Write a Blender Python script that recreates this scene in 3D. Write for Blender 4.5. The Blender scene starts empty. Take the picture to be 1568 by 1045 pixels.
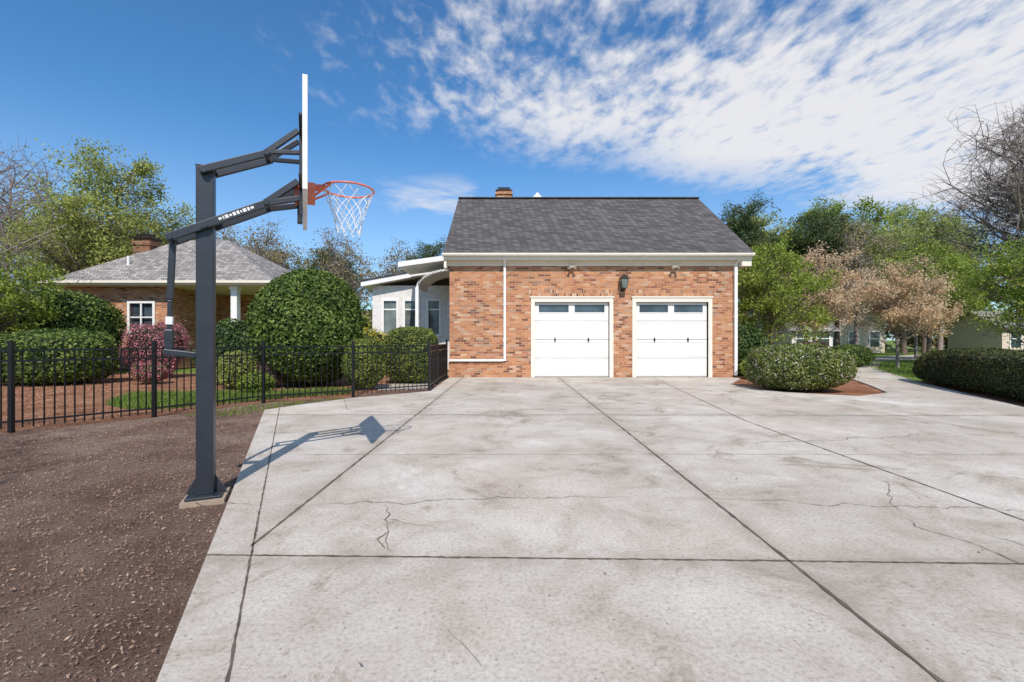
import bpy, math, random
import numpy as np
from mathutils import Vector, Matrix
rng=np.random.default_rng(7); random.seed(7)
scene=bpy.context.scene
COL=scene.collection

# ------------------------------------------------------------ materials
def newmat(name):
    m=bpy.data.materials.new(name); m.use_nodes=True
    nt=m.node_tree; b=nt.nodes['Principled BSDF']; return m,nt,b
def N(nt,t,**k):
    n=nt.nodes.new(t)
    for a,v in k.items():
        if a.startswith('i_'):
            n.inputs[a[2:].replace('_',' ')].default_value=v
        else: setattr(n,a,v)
    return n
def coords(nt,kind='Object'):
    return N(nt,'ShaderNodeTexCoord').outputs[kind]
def noise(nt,vec,scale,detail=4,rough=.55,dist=0):
    n=N(nt,'ShaderNodeTexNoise'); n.inputs['Scale'].default_value=scale; n.inputs['Detail'].default_value=detail
    n.inputs['Roughness'].default_value=rough; n.inputs['Distortion'].default_value=dist
    nt.links.new(vec,n.inputs['Vector']); return n.outputs['Fac']
def ramp(nt,fac,stops,interp='LINEAR'):
    r=N(nt,'ShaderNodeValToRGB'); r.color_ramp.interpolation=interp
    e=r.color_ramp.elements
    while len(e)<len(stops): e.new(.5)
    for i,(p,c) in enumerate(stops):
        e[i].position=p; e[i].color=(c[0],c[1],c[2],1) if hasattr(c,'__len__') else (c,c,c,1)
    nt.links.new(fac,r.inputs['Fac']); return r.outputs['Color']
def mix(nt,fac,a,b,mode='MIX'):
    n=N(nt,'ShaderNodeMix',data_type='RGBA',blend_type=mode)
    for v,s in ((fac,n.inputs['Factor']),(a,n.inputs[6]),(b,n.inputs[7])):
        if isinstance(v,(int,float)): s.default_value=v
        elif isinstance(v,tuple): s.default_value=(v[0],v[1],v[2],1)
        else: nt.links.new(v,s)
    return n.outputs[2]
def mth(nt,op,a,b=0.0,c=None,clamp=False):
    n=N(nt,'ShaderNodeMath',operation=op,use_clamp=clamp)
    for i,v in enumerate((a,b,c)):
        if v is None: continue
        if isinstance(v,(int,float)): n.inputs[i].default_value=v
        else: nt.links.new(v,n.inputs[i])
    return n.outputs[0]
def bump(nt,b,h,strength=.4,dist=.01):
    n=N(nt,'ShaderNodeBump'); n.inputs['Strength'].default_value=strength; n.inputs['Distance'].default_value=dist
    nt.links.new(h,n.inputs['Height']); nt.links.new(n.outputs['Normal'],b.inputs['Normal'])
def plain(name,c,rough=.5,metal=0,var=.15,sc=6,bm=0):
    m,nt,b=newmat(name); v=coords(nt)
    f=noise(nt,v,sc,6,.6)
    col=ramp(nt,f,[(.3,tuple(x*(1-var) for x in c)),(.7,tuple(min(1,x*(1+var)) for x in c))])
    nt.links.new(col,b.inputs['Base Color']); b.inputs['Roughness'].default_value=rough; b.inputs['Metallic'].default_value=metal
    if bm: bump(nt,b,noise(nt,v,sc*12,4),bm,.005)
    return m
def wallvec(nt,zs=1.0):
    s=N(nt,'ShaderNodeSeparateXYZ'); nt.links.new(coords(nt),s.inputs[0])
    c=N(nt,'ShaderNodeCombineXYZ')
    nt.links.new(mth(nt,'ADD',s.outputs[0],s.outputs[1]),c.inputs[0])
    nt.links.new(mth(nt,'MULTIPLY',s.outputs[2],zs),c.inputs[1]); return c.outputs[0]
def bricktex(nt,vec,w,h,mortar,smooth=.1):
    t=N(nt,'ShaderNodeTexBrick'); nt.links.new(vec,t.inputs['Vector'])
    t.inputs['Scale'].default_value=1; t.inputs['Brick Width'].default_value=w; t.inputs['Row Height'].default_value=h
    t.inputs['Mortar Size'].default_value=mortar; t.inputs['Mortar Smooth'].default_value=smooth
    t.inputs['Color1'].default_value=(0,0,0,1); t.inputs['Color2'].default_value=(1,1,1,1); t.inputs['Mortar'].default_value=(.5,.5,.5,1)
    return t
def brickmat(name='brick',soldier=False,dim=1.):
    m,nt,b=newmat(name); v=wallvec(nt)
    t=bricktex(nt,v,.07 if soldier else .215,.215 if soldier else .078,.006)
    cs=[(0,(.17,.06,.035)),(.14,(.38,.14,.06)),(.35,(.50,.205,.085)),(.55,(.57,.27,.125)),(.75,(.44,.165,.08)),(.9,(.62,.40,.26)),(1,(.20,.09,.055))]
    c=ramp(nt,t.outputs['Color'],[(p,tuple(x*dim for x in q)) for p,q in cs])
    big=noise(nt,v,1.1,4,.6); c=mix(nt,.45,c,ramp(nt,big,[(.3,(.66,.60,.55)),(.7,(1.12,1.08,1.04))]),'MULTIPLY')
    fine=noise(nt,v,60,3); c=mix(nt,.3,c,ramp(nt,fine,[(.3,.55),(.7,1.3)]),'MULTIPLY')
    c=mix(nt,t.outputs['Fac'],c,tuple(x*dim for x in (.46,.36,.27))); nt.links.new(c,b.inputs['Base Color']); b.inputs['Roughness'].default_value=.85
    bump(nt,b,mth(nt,'SUBTRACT',mth(nt,'MULTIPLY',fine,.3),t.outputs['Fac']),.7,.012)
    return m
def shingles(name,base):
    m,nt,b=newmat(name); v=wallvec(nt,1.75)
    t=bricktex(nt,v,.24,.17,.012,.4)
    c=ramp(nt,t.outputs['Color'],[(0,tuple(x*.68 for x in base)),(.5,base),(1,tuple(x*1.35 for x in base))])
    c=mix(nt,.5,c,ramp(nt,noise(nt,coords(nt),.7,5,.6),[(.3,.88),(.7,1.1)]),'MULTIPLY')
    c=mix(nt,.5,c,ramp(nt,noise(nt,v,45,3),[(.3,.6),(.7,1.3)]),'MULTIPLY')
    c=mix(nt,t.outputs['Fac'],c,tuple(x*.35 for x in base)); nt.links.new(c,b.inputs['Base Color'])
    b.inputs['Roughness'].default_value=.9; b.inputs['Specular IOR Level'].default_value=.2; bump(nt,b,mth(nt,'SUBTRACT',0,t.outputs['Fac']),.6,.015); return m
def leafmat(name,dark,mid,light,transl=.25,clump=.8):
    m,nt,b=newmat(name)
    g=N(nt,'ShaderNodeNewGeometry')
    r=mth(nt,'MULTIPLY_ADD',noise(nt,coords(nt),clump,2),.9,mth(nt,'MULTIPLY_ADD',g.outputs['Random Per Island'],.55,-.22))
    c=ramp(nt,r,[(.15,dark),(.5,mid),(.85,light)])
    nt.links.new(c,b.inputs['Base Color']); b.inputs['Roughness'].default_value=.55
    b.inputs['Specular IOR Level'].default_value=.3
    if transl>0:
        t=N(nt,'ShaderNodeBsdfTranslucent'); nt.links.new(c,t.inputs['Color'])
        ms=N(nt,'ShaderNodeMixShader'); ms.inputs[0].default_value=transl
        nt.links.new(b.outputs[0],ms.inputs[1]); nt.links.new(t.outputs[0],ms.inputs[2])
        nt.links.new(ms.outputs[0],nt.nodes['Material Output'].inputs['Surface'])
    return m
def glassmat(name,c=(.03,.04,.05),rough=.05):
    m,nt,b=newmat(name); v=coords(nt)
    nt.links.new(ramp(nt,noise(nt,v,1.5,2),[(.4,c),(.65,tuple(x*2.2 for x in c))]),b.inputs['Base Color'])
    b.inputs['Roughness'].default_value=rough; b.inputs['Specular IOR Level'].default_value=.8; return m

BRICK=brickmat(); BRICKD=brickmat('brick_dark',False,.55); SOLD=brickmat('brick_soldier',True)
ROOF=shingles('dark_shingles',(.108,.098,.098)); ROOFL=shingles('grey_shingles',(.29,.265,.25))
CREAM=plain('cream_trim',(.76,.69,.58),.5,0,.06); WHITE=plain('white_paint',(.80,.775,.745),.4,0,.04)
DOORW=plain('door_white',(.80,.765,.72),.4,0,.04,2); GLASS=glassmat('window_glass'); GLASSL=glassmat('window_glass_light',(.09,.105,.10),.1)
BLACK=plain('black_metal',(.012,.012,.014),.4,.3,.3); POLE=plain('slate_powder_coat',(.030,.034,.044),.38,.2,.12,9)
ORANGE=plain('orange_rim',(.72,.17,.08),.4,0,.15); NETM=plain('net_cord',(.75,.74,.73),.8,0,.1)
BARK=plain('bark',(.13,.095,.07),.95,0,.4,9,.6); BARKG=plain('grey_bark',(.26,.21,.185),.95,0,.35,9,.6)
BRONZE=plain('bronze',(.05,.035,.025),.4,.6,.3); DARKI=plain('dark_interior',(.05,.035,.025),.9)
SIDING=plain('white_siding',(.70,.66,.63),.6); TAUPE=plain('beige_siding',(.64,.52,.41),.7); FLOODC=plain('flood_light_tan',(.42,.36,.28),.5)

# ------------------------------------------------------------ mesh builder
def empty(name,loc=(0,0,0)):
    e=bpy.data.objects.new(name,None); e.location=loc; e.empty_display_size=.2; COL.objects.link(e); return e
def adopt(o,parent):
    if parent is not None:
        o.parent=parent; o.matrix_parent_inverse=Matrix.Translation(-Vector(parent.location))
class MB:
    def __init__(s): s.v=[];s.f=[];s.m=[]
    def add(s,vs,fs,m=0):
        o=len(s.v); s.v+= [tuple(p) for p in vs]; s.f+=[tuple(i+o for i in f) for f in fs]; s.m+=[m]*len(fs)
    def box(s,x0,x1,y0,y1,z0,z1,m=0):
        s.add([(x0,y0,z0),(x1,y0,z0),(x1,y1,z0),(x0,y1,z0),(x0,y0,z1),(x1,y0,z1),(x1,y1,z1),(x0,y1,z1)],
          [(0,3,2,1),(4,5,6,7),(0,1,5,4),(1,2,6,5),(2,3,7,6),(3,0,4,7)],m)
    def poly(s,pts,m=0): s.add(pts,[tuple(range(len(pts)))],m)
    def bar(s,p0,p1,w,h,m=0,up=(0,0,1)):
        p0=Vector(p0);p1=Vector(p1);d=(p1-p0).normalized();u=Vector(up)
        if abs(d.dot(u))>.98: u=Vector((.912,.41,0))
        sd=d.cross(u).normalized()*w/2; uu=sd.normalized().cross(d).normalized()*h/2
        vs=[p+a*sd+b*uu for p in (p0,p1) for a,b in ((-1,-1),(1,-1),(1,1),(-1,1))]
        s.add(vs,[(0,3,2,1),(4,5,6,7),(0,1,5,4),(1,2,6,5),(2,3,7,6),(3,0,4,7)],m)
    def tube(s,pts,rad,n=6,m=0,cap=True):
        pts=[Vector(p) for p in pts]; o=len(s.v)
        if not hasattr(rad,'__len__'): rad=[rad]*len(pts)
        ref=Vector((.31,.17,.93))
        for i,p in enumerate(pts):
            d=(pts[min(i+1,len(pts)-1)]-pts[max(i-1,0)])
            if d.length<1e-6: d=Vector((0,0,1))
            d.normalize(); a=d.cross(ref)
            if a.length<.05: a=d.cross(Vector((1,0,0)))
            a.normalize(); b=d.cross(a)
            for k in range(n):
                t=2*math.pi*k/n; q=p+(a*math.cos(t)+b*math.sin(t))*rad[i]; s.v.append((q.x,q.y,q.z))
        for i in range(len(pts)-1):
            for k in range(n):
                k2=(k+1)%n; s.f.append((o+i*n+k,o+i*n+k2,o+(i+1)*n+k2,o+(i+1)*n+k)); s.m.append(m)
        if cap:
            s.f.append(tuple(o+k for k in range(n))); s.m.append(m)
            s.f.append(tuple(o+(len(pts)-1)*n+k for k in range(n))); s.m.append(m)
    def build(s,name,mats,parent=None,smooth=False,bevel=0):
        me=bpy.data.meshes.new(name); me.from_pydata(s.v,[],s.f)
        if not isinstance(mats,(list,tuple)): mats=[mats]
        for q in mats: me.materials.append(q)
        me.polygons.foreach_set('material_index',s.m)
        if smooth: me.polygons.foreach_set('use_smooth',[True]*len(s.f))
        me.update(); o=bpy.data.objects.new(name,me); COL.objects.link(o); adopt(o,parent)
        if bevel:
            b=o.modifiers.new('b','BEVEL'); b.width=bevel; b.segments=2; b.limit_method='ANGLE'
        return o

def quads(P,size,asp=.55,Nn=None,jit=.8):
    n=len(P); a=rng.normal(size=(n,3))
    if Nn is not None: a=Nn+jit*a*.6
    a/=np.linalg.norm(a,axis=1)[:,None]+1e-9
    r=rng.normal(size=(n,3)); t=np.cross(a,r); t/=np.linalg.norm(t,axis=1)[:,None]+1e-9; b=np.cross(a,t)
    s=(size*rng.uniform(.6,1.3,n))[:,None] if np.isscalar(size) else size[:,None]
    V=np.stack([P-t*s*.5,P+b*s*asp*.5,P+t*s*.5,P-b*s*asp*.5],1).reshape(-1,3); return V
def quadmesh(name,V,mats,midx=None):
    n=len(V)//4; me=bpy.data.meshes.new(name)
    me.vertices.add(len(V)); me.vertices.foreach_set('co',V.astype(np.float32).ravel())
    me.loops.add(len(V)); me.loops.foreach_set('vertex_index',np.arange(len(V),dtype=np.int32))
    me.polygons.add(n); me.polygons.foreach_set('loop_start',np.arange(0,4*n,4,dtype=np.int32))
    try: me.polygons.foreach_set('loop_total',np.full(n,4,dtype=np.int32))
    except Exception: pass
    for m in (mats if isinstance(mats,(list,tuple)) else [mats]): me.materials.append(m)
    if midx is not None: me.polygons.foreach_set('material_index',midx.astype(np.int32))
    me.update(calc_edges=True); me.validate(); return me
def obj(name,me,parent=None,loc=None):
    o=bpy.data.objects.new(name,me); COL.objects.link(o)
    if loc is not None: o.location=loc
    adopt(o,parent); return o

# ------------------------------------------------------------ foliage
L_SHEAR=leafmat('leaf_sheared_bush',(.022,.045,.010),(.08,.13,.020),(.22,.27,.06),.15,2.5)
L_DARK=leafmat('leaf_dark',(.016,.034,.010),(.05,.09,.02),(.12,.165,.035),.15,1.5)
L_SPRING=leafmat('leaf_spring',(.12,.175,.020),(.26,.34,.045),(.42,.47,.11),.4,.7)
L_PALE=leafmat('leaf_pale_spring',(.20,.24,.06),(.36,.41,.12),(.52,.55,.22),.4,.7)
L_YEL=leafmat('leaf_yellow_green',(.19,.22,.05),(.34,.38,.09),(.50,.51,.17),.4,.6)
L_PINE=leafmat('leaf_pine',(.025,.045,.014),(.06,.09,.028),(.12,.155,.05),.1,.5)
L_OLIVE=leafmat('leaf_olive',(.15,.12,.055),(.27,.23,.11),(.39,.33,.18),.3,.5)
L_BLOSSOM=leafmat('leaf_tan_blossom',(.46,.30,.18),(.72,.52,.33),(.84,.70,.50),.45,.9)
L_RED=leafmat('leaf_plum',(.10,.05,.045),(.24,.13,.115),(.35,.21,.19),.3,.9)
L_BOX=leafmat('leaf_boxwood',(.045,.068,.012),(.14,.175,.03),(.30,.325,.08),.2,3)
L_HEDGE=leafmat('leaf_hedge',(.018,.028,.008),(.06,.072,.018),(.16,.16,.05),.15,3)
P_PINK=leafmat('petal_pink',(.50,.10,.16),(.66,.20,.28),(.76,.40,.44),.3,3)
P_WHITE=leafmat('petal_white',(.5,.36,.33),(.65,.52,.48),(.75,.7,.66),.3,3)
P_YEL=leafmat('petal_yellow',(.5,.35,.02),(.65,.5,.04),(.75,.6,.08),.3,3)

def lump(D,seed,amp):
    r=np.random.default_rng(seed); f=np.zeros(len(D))
    for _ in range(7):
        k=r.normal(size=3)*3.2; f+=np.sin(D@k+r.uniform(0,6.3))
    return 1+amp*f/4
def bush(name,x,y,w,d,h,mat,n,ls,p=2.4,amp=.05,seed=1,flower=None,ff=0.,rot=0,z0=0,loose=0.):
    par=empty(name,(x,y,0))
    def surf(D):
        q=(np.abs(D)**p).sum(1)**(-1/p); return q*lump(D,seed,amp)
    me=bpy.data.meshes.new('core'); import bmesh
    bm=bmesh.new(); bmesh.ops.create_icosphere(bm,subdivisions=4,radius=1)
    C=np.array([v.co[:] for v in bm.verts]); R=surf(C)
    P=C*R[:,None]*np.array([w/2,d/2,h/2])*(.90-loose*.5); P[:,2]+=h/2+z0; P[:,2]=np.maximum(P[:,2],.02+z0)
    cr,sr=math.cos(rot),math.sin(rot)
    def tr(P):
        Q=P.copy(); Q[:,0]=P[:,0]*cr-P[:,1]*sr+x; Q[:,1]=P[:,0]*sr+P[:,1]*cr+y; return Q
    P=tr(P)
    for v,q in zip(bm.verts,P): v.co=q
    bm.to_mesh(me); bm.free(); me.materials.append(CORE); obj('dark_core',me,par)  # added dark shell behind the leaves, keeps the bush opaque
    D=rng.normal(size=(n,3)); D/=np.linalg.norm(D,axis=1)[:,None]
    P=D*surf(D)[:,None]*(1.02-np.abs(rng.normal(0,.055+loose,n)))[:,None]
    P*=np.where(rng.random(n)<.06,rng.uniform(1,1.06+loose,n),1)[:,None]
    P=P*np.array([w/2,d/2,h/2]); P[:,2]+=h/2+z0; P[:,2]=np.maximum(P[:,2],z0+rng.uniform(.0,.12,n)); Dn=D.copy()
    V=quads(tr(P),ls,.55,tr(Dn)-np.array([x,y,0]),1.2)
    idx=(rng.random(n)<ff) if flower else np.zeros(n)
    obj('leaves',quadmesh('leaves',V,[mat,flower] if flower else [mat],np.asarray(idx)),par)
    return par
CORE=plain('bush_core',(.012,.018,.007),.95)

def tree_parts(h,rx,z0,ncl,cr,lpc,ls,leaf,bark,r0=.16,seed=0,twigs=6,sub=2,tw=.014,flat=.75,lean=(0,0),asp=.6):
    R=random.Random(seed); g=np.random.default_rng(seed); b=MB()
    trunk=[]; ph=R.uniform(0,6)
    for i in range(9):
        t=i/8; z=t*h*.86; trunk.append(Vector((lean[0]*t+.02*h*math.sin(ph+t*4)*t,lean[1]*t+.02*h*math.cos(ph+t*5)*t,z)))
    b.tube([Vector((0,0,-.15))]+trunk,[r0*1.35]+[r0*(1-.88*i/8) for i in range(9)],8)
    LP=[]
    for c in range(ncl):
        while 1:
            p=Vector((R.uniform(-1,1),R.uniform(-1,1),R.uniform(-1,1)))
            if p.length<=1: break
        p=p*(.55+.45*p.length)if p.length>.35 else p
        q=Vector((p.x*rx*.88+lean[0]*.8,p.y*rx*.88+lean[1]*.8,(z0+h)/2+p.z*(h-z0)/2*.9))
        hd=math.hypot(q.x,q.y); zs=max(z0*.55,min(q.z-hd*.75,h*.8)); t=min(1,zs/(h*.86)); k=t*8; i0=min(7,int(k)); s=trunk[i0].lerp(trunk[i0+1],k-i0)
        L=(q-s).length; midp=s.lerp(q,.5)+Vector((R.gauss(0,.1)*L,R.gauss(0,.1)*L,-.04*L)); rr=r0*(1-.8*t)*.38
        pts=[]
        for i in range(6):
            u=i/5; pts.append(s*(1-u)**2+midp*2*u*(1-u)+q*u*u)
        b.tube(pts,[rr*(1-.8*i/5)+tw*.4 for i in range(6)],5,cap=False)
        ccr=cr*R.uniform(.6,1.4)
        for k in range(twigs):
            u=R.uniform(.45,1); a=s*(1-u)**2+midp*2*u*(1-u)+q*u*u
            d=Vector((R.gauss(0,1),R.gauss(0,1),R.gauss(.35,.8))).normalized()*ccr*R.uniform(.6,1.3)
            m=a+d*.5+Vector((R.gauss(0,.12),R.gauss(0,.12),R.gauss(0,.1)))*ccr
            b.tube([a,m,a+d],[tw,tw*.7,tw*.3],3,cap=False)
            for j in range(sub):
                v=m.lerp(a+d,R.random()); e=Vector((R.gauss(0,1),R.gauss(0,1),R.gauss(.3,.8))).normalized()*ccr*R.uniform(.25,.6)
                b.tube([v,v+e*.5+Vector((0,0,.04*ccr)),v+e],[tw*.55,tw*.4,tw*.25],3,cap=False)
        if lpc:
            n=int(lpc*R.uniform(.6,1.4)); ns=9
            C=g.normal(size=(ns,3)); C/=np.linalg.norm(C,axis=1)[:,None]; C*=(g.random(ns)**.5*ccr*.95)[:,None]
            P=C[g.integers(0,ns,n)]+g.normal(size=(n,3))*ccr*.22; P[:,2]*=flat; LP.append(P+np.array(q[:]))
    V=quads(np.concatenate(LP),ls,asp) if lpc else None
    return b,V
def tree(name,x,y,leaf,bark=None,**k):
    bark=bark or BARK; b,V=tree_parts(leaf=leaf,bark=bark,**k)
    par=empty(name,(x,y,0)); off=np.array([x,y,0.])
    b.v=[(p[0]+x,p[1]+y,p[2]) for p in b.v]; t=b.build('trunk_and_limbs',bark,par,True); l=None
    if V is not None: l=obj('leaves',quadmesh('leaves',V+off,leaf),par)
    return par,t,l
def copy_tree(src,name,x,y,s=1,rot=0,sz=None,mat=None):
    par,t,l=src; e=empty(name,(x,y,0)); e.scale=(s,s,sz or s); e.rotation_euler=(0,0,rot)
    inv=Matrix.Translation(-Vector(par.location))
    for o in (t,l):
        if o is None: continue
        c=bpy.data.objects.new(o.name.split('.')[0],o.data); COL.objects.link(c); c.parent=e; c.matrix_parent_inverse=inv
        if mat and o is l:
            c.material_slots[0].link='OBJECT'; c.material_slots[0].material=mat
    return e

# ------------------------------------------------------------ ground surfaces
def groundmat(name,stops,sc=3,fine=60,bm=.6):
    m,nt,b=newmat(name); v=coords(nt)
    a=mth(nt,'MULTIPLY_ADD',noise(nt,v,sc,5,.65),.6,mth(nt,'MULTIPLY',noise(nt,v,fine,5,.7,1.),.4))
    nt.links.new(ramp(nt,a,stops),b.inputs['Base Color']); b.inputs['Roughness'].default_value=.95
    b.inputs['Specular IOR Level'].default_value=.15
    bump(nt,b,noise(nt,v,fine,6,.75,1.),bm,.03); return m
GRASSM=groundmat('grass_ground',[(.35,(.07,.095,.020)),(.5,(.13,.19,.035)),(.65,(.22,.27,.08))],.5,20)
MULCH=groundmat('leaf_mulch',[(.34,(.105,.058,.042)),(.45,(.20,.12,.09)),(.55,(.29,.195,.15)),(.66,(.42,.32,.255))],1.1,70,1)
STRAW=groundmat('pine_straw',[(.36,(.15,.062,.035)),(.5,(.32,.15,.085)),(.64,(.48,.27,.165))],1.2,45,1)
def sheet(name,pts,z,mat):
    b=MB(); b.poly([(p[0],p[1],z) for p in pts]); return b.build(name,mat)
sheet('ground',[(-900,-500),(900,-500),(900,1500),(-900,1500)],-.045,GRASSM)
sheet('mulch_bed',[(-14,-6),(3,-6),(-2,16),(-3.6,10.0),(-5,9.2),(-5.9,7.5),(-6.9,6.25),(-14,3.4)],-.03,MULCH)
sheet('pine_straw_bed',[(-30,-2),(-14,3.4),(-6.9,6.25),(-5.9,7.5),(-5,9.2),(-3.6,10.0),(-2,11.3),(-2,17),(-9,17.5),(-30,17.5)],-.033,STRAW)
LAWN=[(-8.0,9.0),(-6.9,8.3),(-6.3,8.4),(-5.1,9.9),(-3.9,10.7),(-3.8,11.3),(-4.6,11.5),(-5.6,10.9),(-7.0,10.9),(-8.8,10.6)]
sheet('lawn',LAWN,-.026,GRASSM)
sheet('pine_straw_bed',[(7.5,15),(6.2,13),(6.5,10.9),(7.7,10.1),(8.9,10.8),(10.2,13.2),(11.6,16),(12.5,18.5),(10,19.5),(7.5,17)],-.031,STRAW)
sheet('pine_straw_bed',[(8.6,7),(10.2,6.4),(12.3,8.8),(14,13),(13.2,14.6),(12.1,13.6),(9.4,8.5)],-.031,STRAW)
sheet('path',[(-2.2,11.9),(-2.2,17.6),(-3.2,17.6),(-3.4,13.2),(-3.9,12.3),(-3.3,11.5)],-.022,plain('path_concrete',(.42,.39,.35),.9,0,.2,3))

# driveway
m,nt,b=newmat('concrete'); v=coords(nt)
n1=noise(nt,v,.45,6,.62,.3); n2=noise(nt,v,1.5,9,.74,.5); n3=noise(nt,v,48,4,.7); n4=noise(nt,v,230,2,.6)
c=ramp(nt,n1,[(.32,(.42,.375,.325)),(.5,(.50,.455,.405)),(.68,(.57,.53,.48))])
c=mix(nt,1.0,c,ramp(nt,n2,[(.30,(.62,.58,.53)),(.41,(.87,.85,.82)),(.50,(1.,1.,1.)),(.68,(1.15,1.17,1.19))]),'MULTIPLY')
st=noise(nt,v,.75,10,.72,1.4); c=mix(nt,.9,c,ramp(nt,st,[(.36,(.62,.58,.53)),(.425,(.95,.94,.92)),(.60,(1,1,1)),(.66,(1.15,1.17,1.2))]),'MULTIPLY')
# small hard-edged spalls / worn patches
sp=noise(nt,v,5.5,6,.7,.8); c=mix(nt,.55,c,ramp(nt,sp,[(.33,(.66,.62,.57)),(.37,(1,1,1)),(.66,(1,1,1)),(.70,(1.14,1.15,1.17))]),'MULTIPLY')
c=mix(nt,mth(nt,'MULTIPLY',ramp(nt,noise(nt,v,.33,4,.6,.5),[(.5,0.),(.62,1.)]),.35),c,(.46,.36,.295))
c=mix(nt,.8,c,ramp(nt,n3,[(.28,(.60,.58,.55)),(.5,1.),(.72,1.2)]),'MULTIPLY')
c=mix(nt,.7,c,ramp(nt,n4,[(.25,.45),(.45,1.),(.7,1.18)]),'MULTIPLY')
vo=N(nt,'ShaderNodeTexVoronoi'); vo.inputs['Scale'].default_value=16; nt.links.new(v,vo.inputs['Vector'])
pit=mth(nt,'LESS_THAN',vo.outputs['Distance'],.11); c=mix(nt,mth(nt,'MULTIPLY',pit,.5),c,(.16,.14,.12))
s=N(nt,'ShaderNodeSeparateXYZ'); nt.links.new(v,s.inputs[0])
jx=None
for off in (-1.56,1.56):
    q=mth(nt,'ABSOLUTE',mth(nt,'SUBTRACT',s.outputs[0],off)); jx=q if jx is None else mth(nt,'MINIMUM',jx,q)
for off in (2.58,7.52):
    jx=mth(nt,'MINIMUM',jx,mth(nt,'ABSOLUTE',mth(nt,'SUBTRACT',s.outputs[1],off)))
grime=mth(nt,'MULTIPLY',ramp(nt,jx,[(0,1.),(.17,0.)]),ramp(nt,noise(nt,v,2.5,5,.7),[(.4,.1),(.65,.8)]))
c=mix(nt,grime,c,(.30,.25,.205))
cellx=mth(nt,'FLOOR',mth(nt,'DIVIDE',mth(nt,'ADD',s.outputs[0],1.55),3.11)); celly=mth(nt,'FLOOR',mth(nt,'DIVIDE',mth(nt,'SUBTRACT',s.outputs[1],2.6),4.92))
cc=N(nt,'ShaderNodeCombineXYZ'); nt.links.new(cellx,cc.inputs[0]); nt.links.new(celly,cc.inputs[1])
wn=N(nt,'ShaderNodeTexWhiteNoise'); nt.links.new(cc.outputs[0],wn.inputs['Vector'])
c=mix(nt,.8,c,ramp(nt,wn.outputs['Value'],[(0,(.92,.91,.90)),(1,(1.07,1.065,1.05))]),'MULTIPLY')
nt.links.new(c,b.inputs['Base Color']); b.inputs['Roughness'].default_value=.9; b.inputs['Specular IOR Level'].default_value=.15
bump(nt,b,mth(nt,'MULTIPLY_ADD',n3,.6,mth(nt,'MULTIPLY',n4,.4)),.45,.006)
CONC=m
DP=[(.94,-3),(14,-3),(10.6,5.6),(9.4,8.3),(12.1,13.6),(16,20),(22,27),(40,38),(38,41),(19.5,29),(13.2,19.5),(11.4,15.6),(9.9,12.6),(8.9,10.8),(7.7,10.1),(6.5,10.9),(6.2,12.9),(7.5,14.9),(7.5,15.24),(-2.04,15.24),(-1.95,11.15),(-2.6,10.5),(-3.45,9.7),(-4.1,8.7),(-4.37,8.11)]
d=MB(); n=len(DP); d.poly([(x,y,0) for x,y in DP])
for i in range(n):
    a,b2=DP[i],DP[(i+1)%n]; d.poly([(a[0],a[1],0),(a[0],a[1],-.1),(b2[0],b2[1],-.1),(b2[0],b2[1],0)])
drv=d.build('driveway',CONC)
JOINT=plain('joint_dirt',(.115,.09,.068),.95,0,.55,7); CRACK=plain('crack_dirt',(.19,.155,.125),.95,0,.4,9)
def ribbon(mb,pts,w,z=.004,wob=.004,step=.06,taper=False,m=0):
    P=[]
    for a,b in zip(pts[:-1],pts[1:]):
        L=math.hypot(b[0]-a[0],b[1]-a[1]); k=max(1,int(L/step))
        for i in range(k): t=i/k; P.append((a[0]+(b[0]-a[0])*t,a[1]+(b[1]-a[1])*t))
    P.append(pts[-1]); o=[]
    for i,p in enumerate(P):
        q0=P[max(0,i-1)]; q1=P[min(len(P)-1,i+1)]; dx,dy=q1[0]-q0[0],q1[1]-q0[1]; l=math.hypot(dx,dy) or 1
        ww=w*random.uniform(.5,1.4)/2; j=random.gauss(0,wob); 
        if taper: ww*=min(1,4*min(i+.3,len(P)-1-i+.3)/len(P))
        nx,ny=-dy/l,dx/l; o.append(((p[0]+nx*(j+ww),p[1]+ny*(j+ww),z),(p[0]+nx*(j-ww),p[1]+ny*(j-ww),z)))
    for a,b in zip(o[:-1],o[1:]): mb.poly([a[0],a[1],b[1],b[0]],m)
j=MB()
ribbon(j,[(-1.56,2.75),(-1.56,4.92),(-1.57,15.1)],.020,wob=.001)
ribbon(j,[(1.56,-1),(1.56,2.5),(1.58,15.1)],.020,wob=.001)
ribbon(j,[(3.52,3.0),(3.6,7),(4.7,15.1)],.016,wob=.001)
ribbon(j,[(6.9,3.0),(6.3,8),(5.9,12.9)],.010,wob=.001,m=1)
ribbon(j,[(-1.75,2.635),(1.6,2.56),(9,2.36)],.014,wob=.0018,m=0,step=.03)
ribbon(j,[(.2,-.9),(-1.48,2.6),(-4.20,8.30)],.011,wob=.001,step=.04)
ribbon(j,[(-4.28,7.6),(9.6,7.5)],.014,wob=.002,z=.005,m=1)
ribbon(j,[(-2.84,4.93),(1.56,4.95),(9.8,4.9)],.006,wob=.002,z=.005,m=1)
ribbon(j,[(-2.0,11.4),(6.3,11.5)],.014,wob=.002,z=.005,m=1)
ribbon(j,[(-3.5,9.6),(-2.9,8.1),(-1.57,7.55)],.010,wob=.002,z=.005,m=1)
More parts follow.
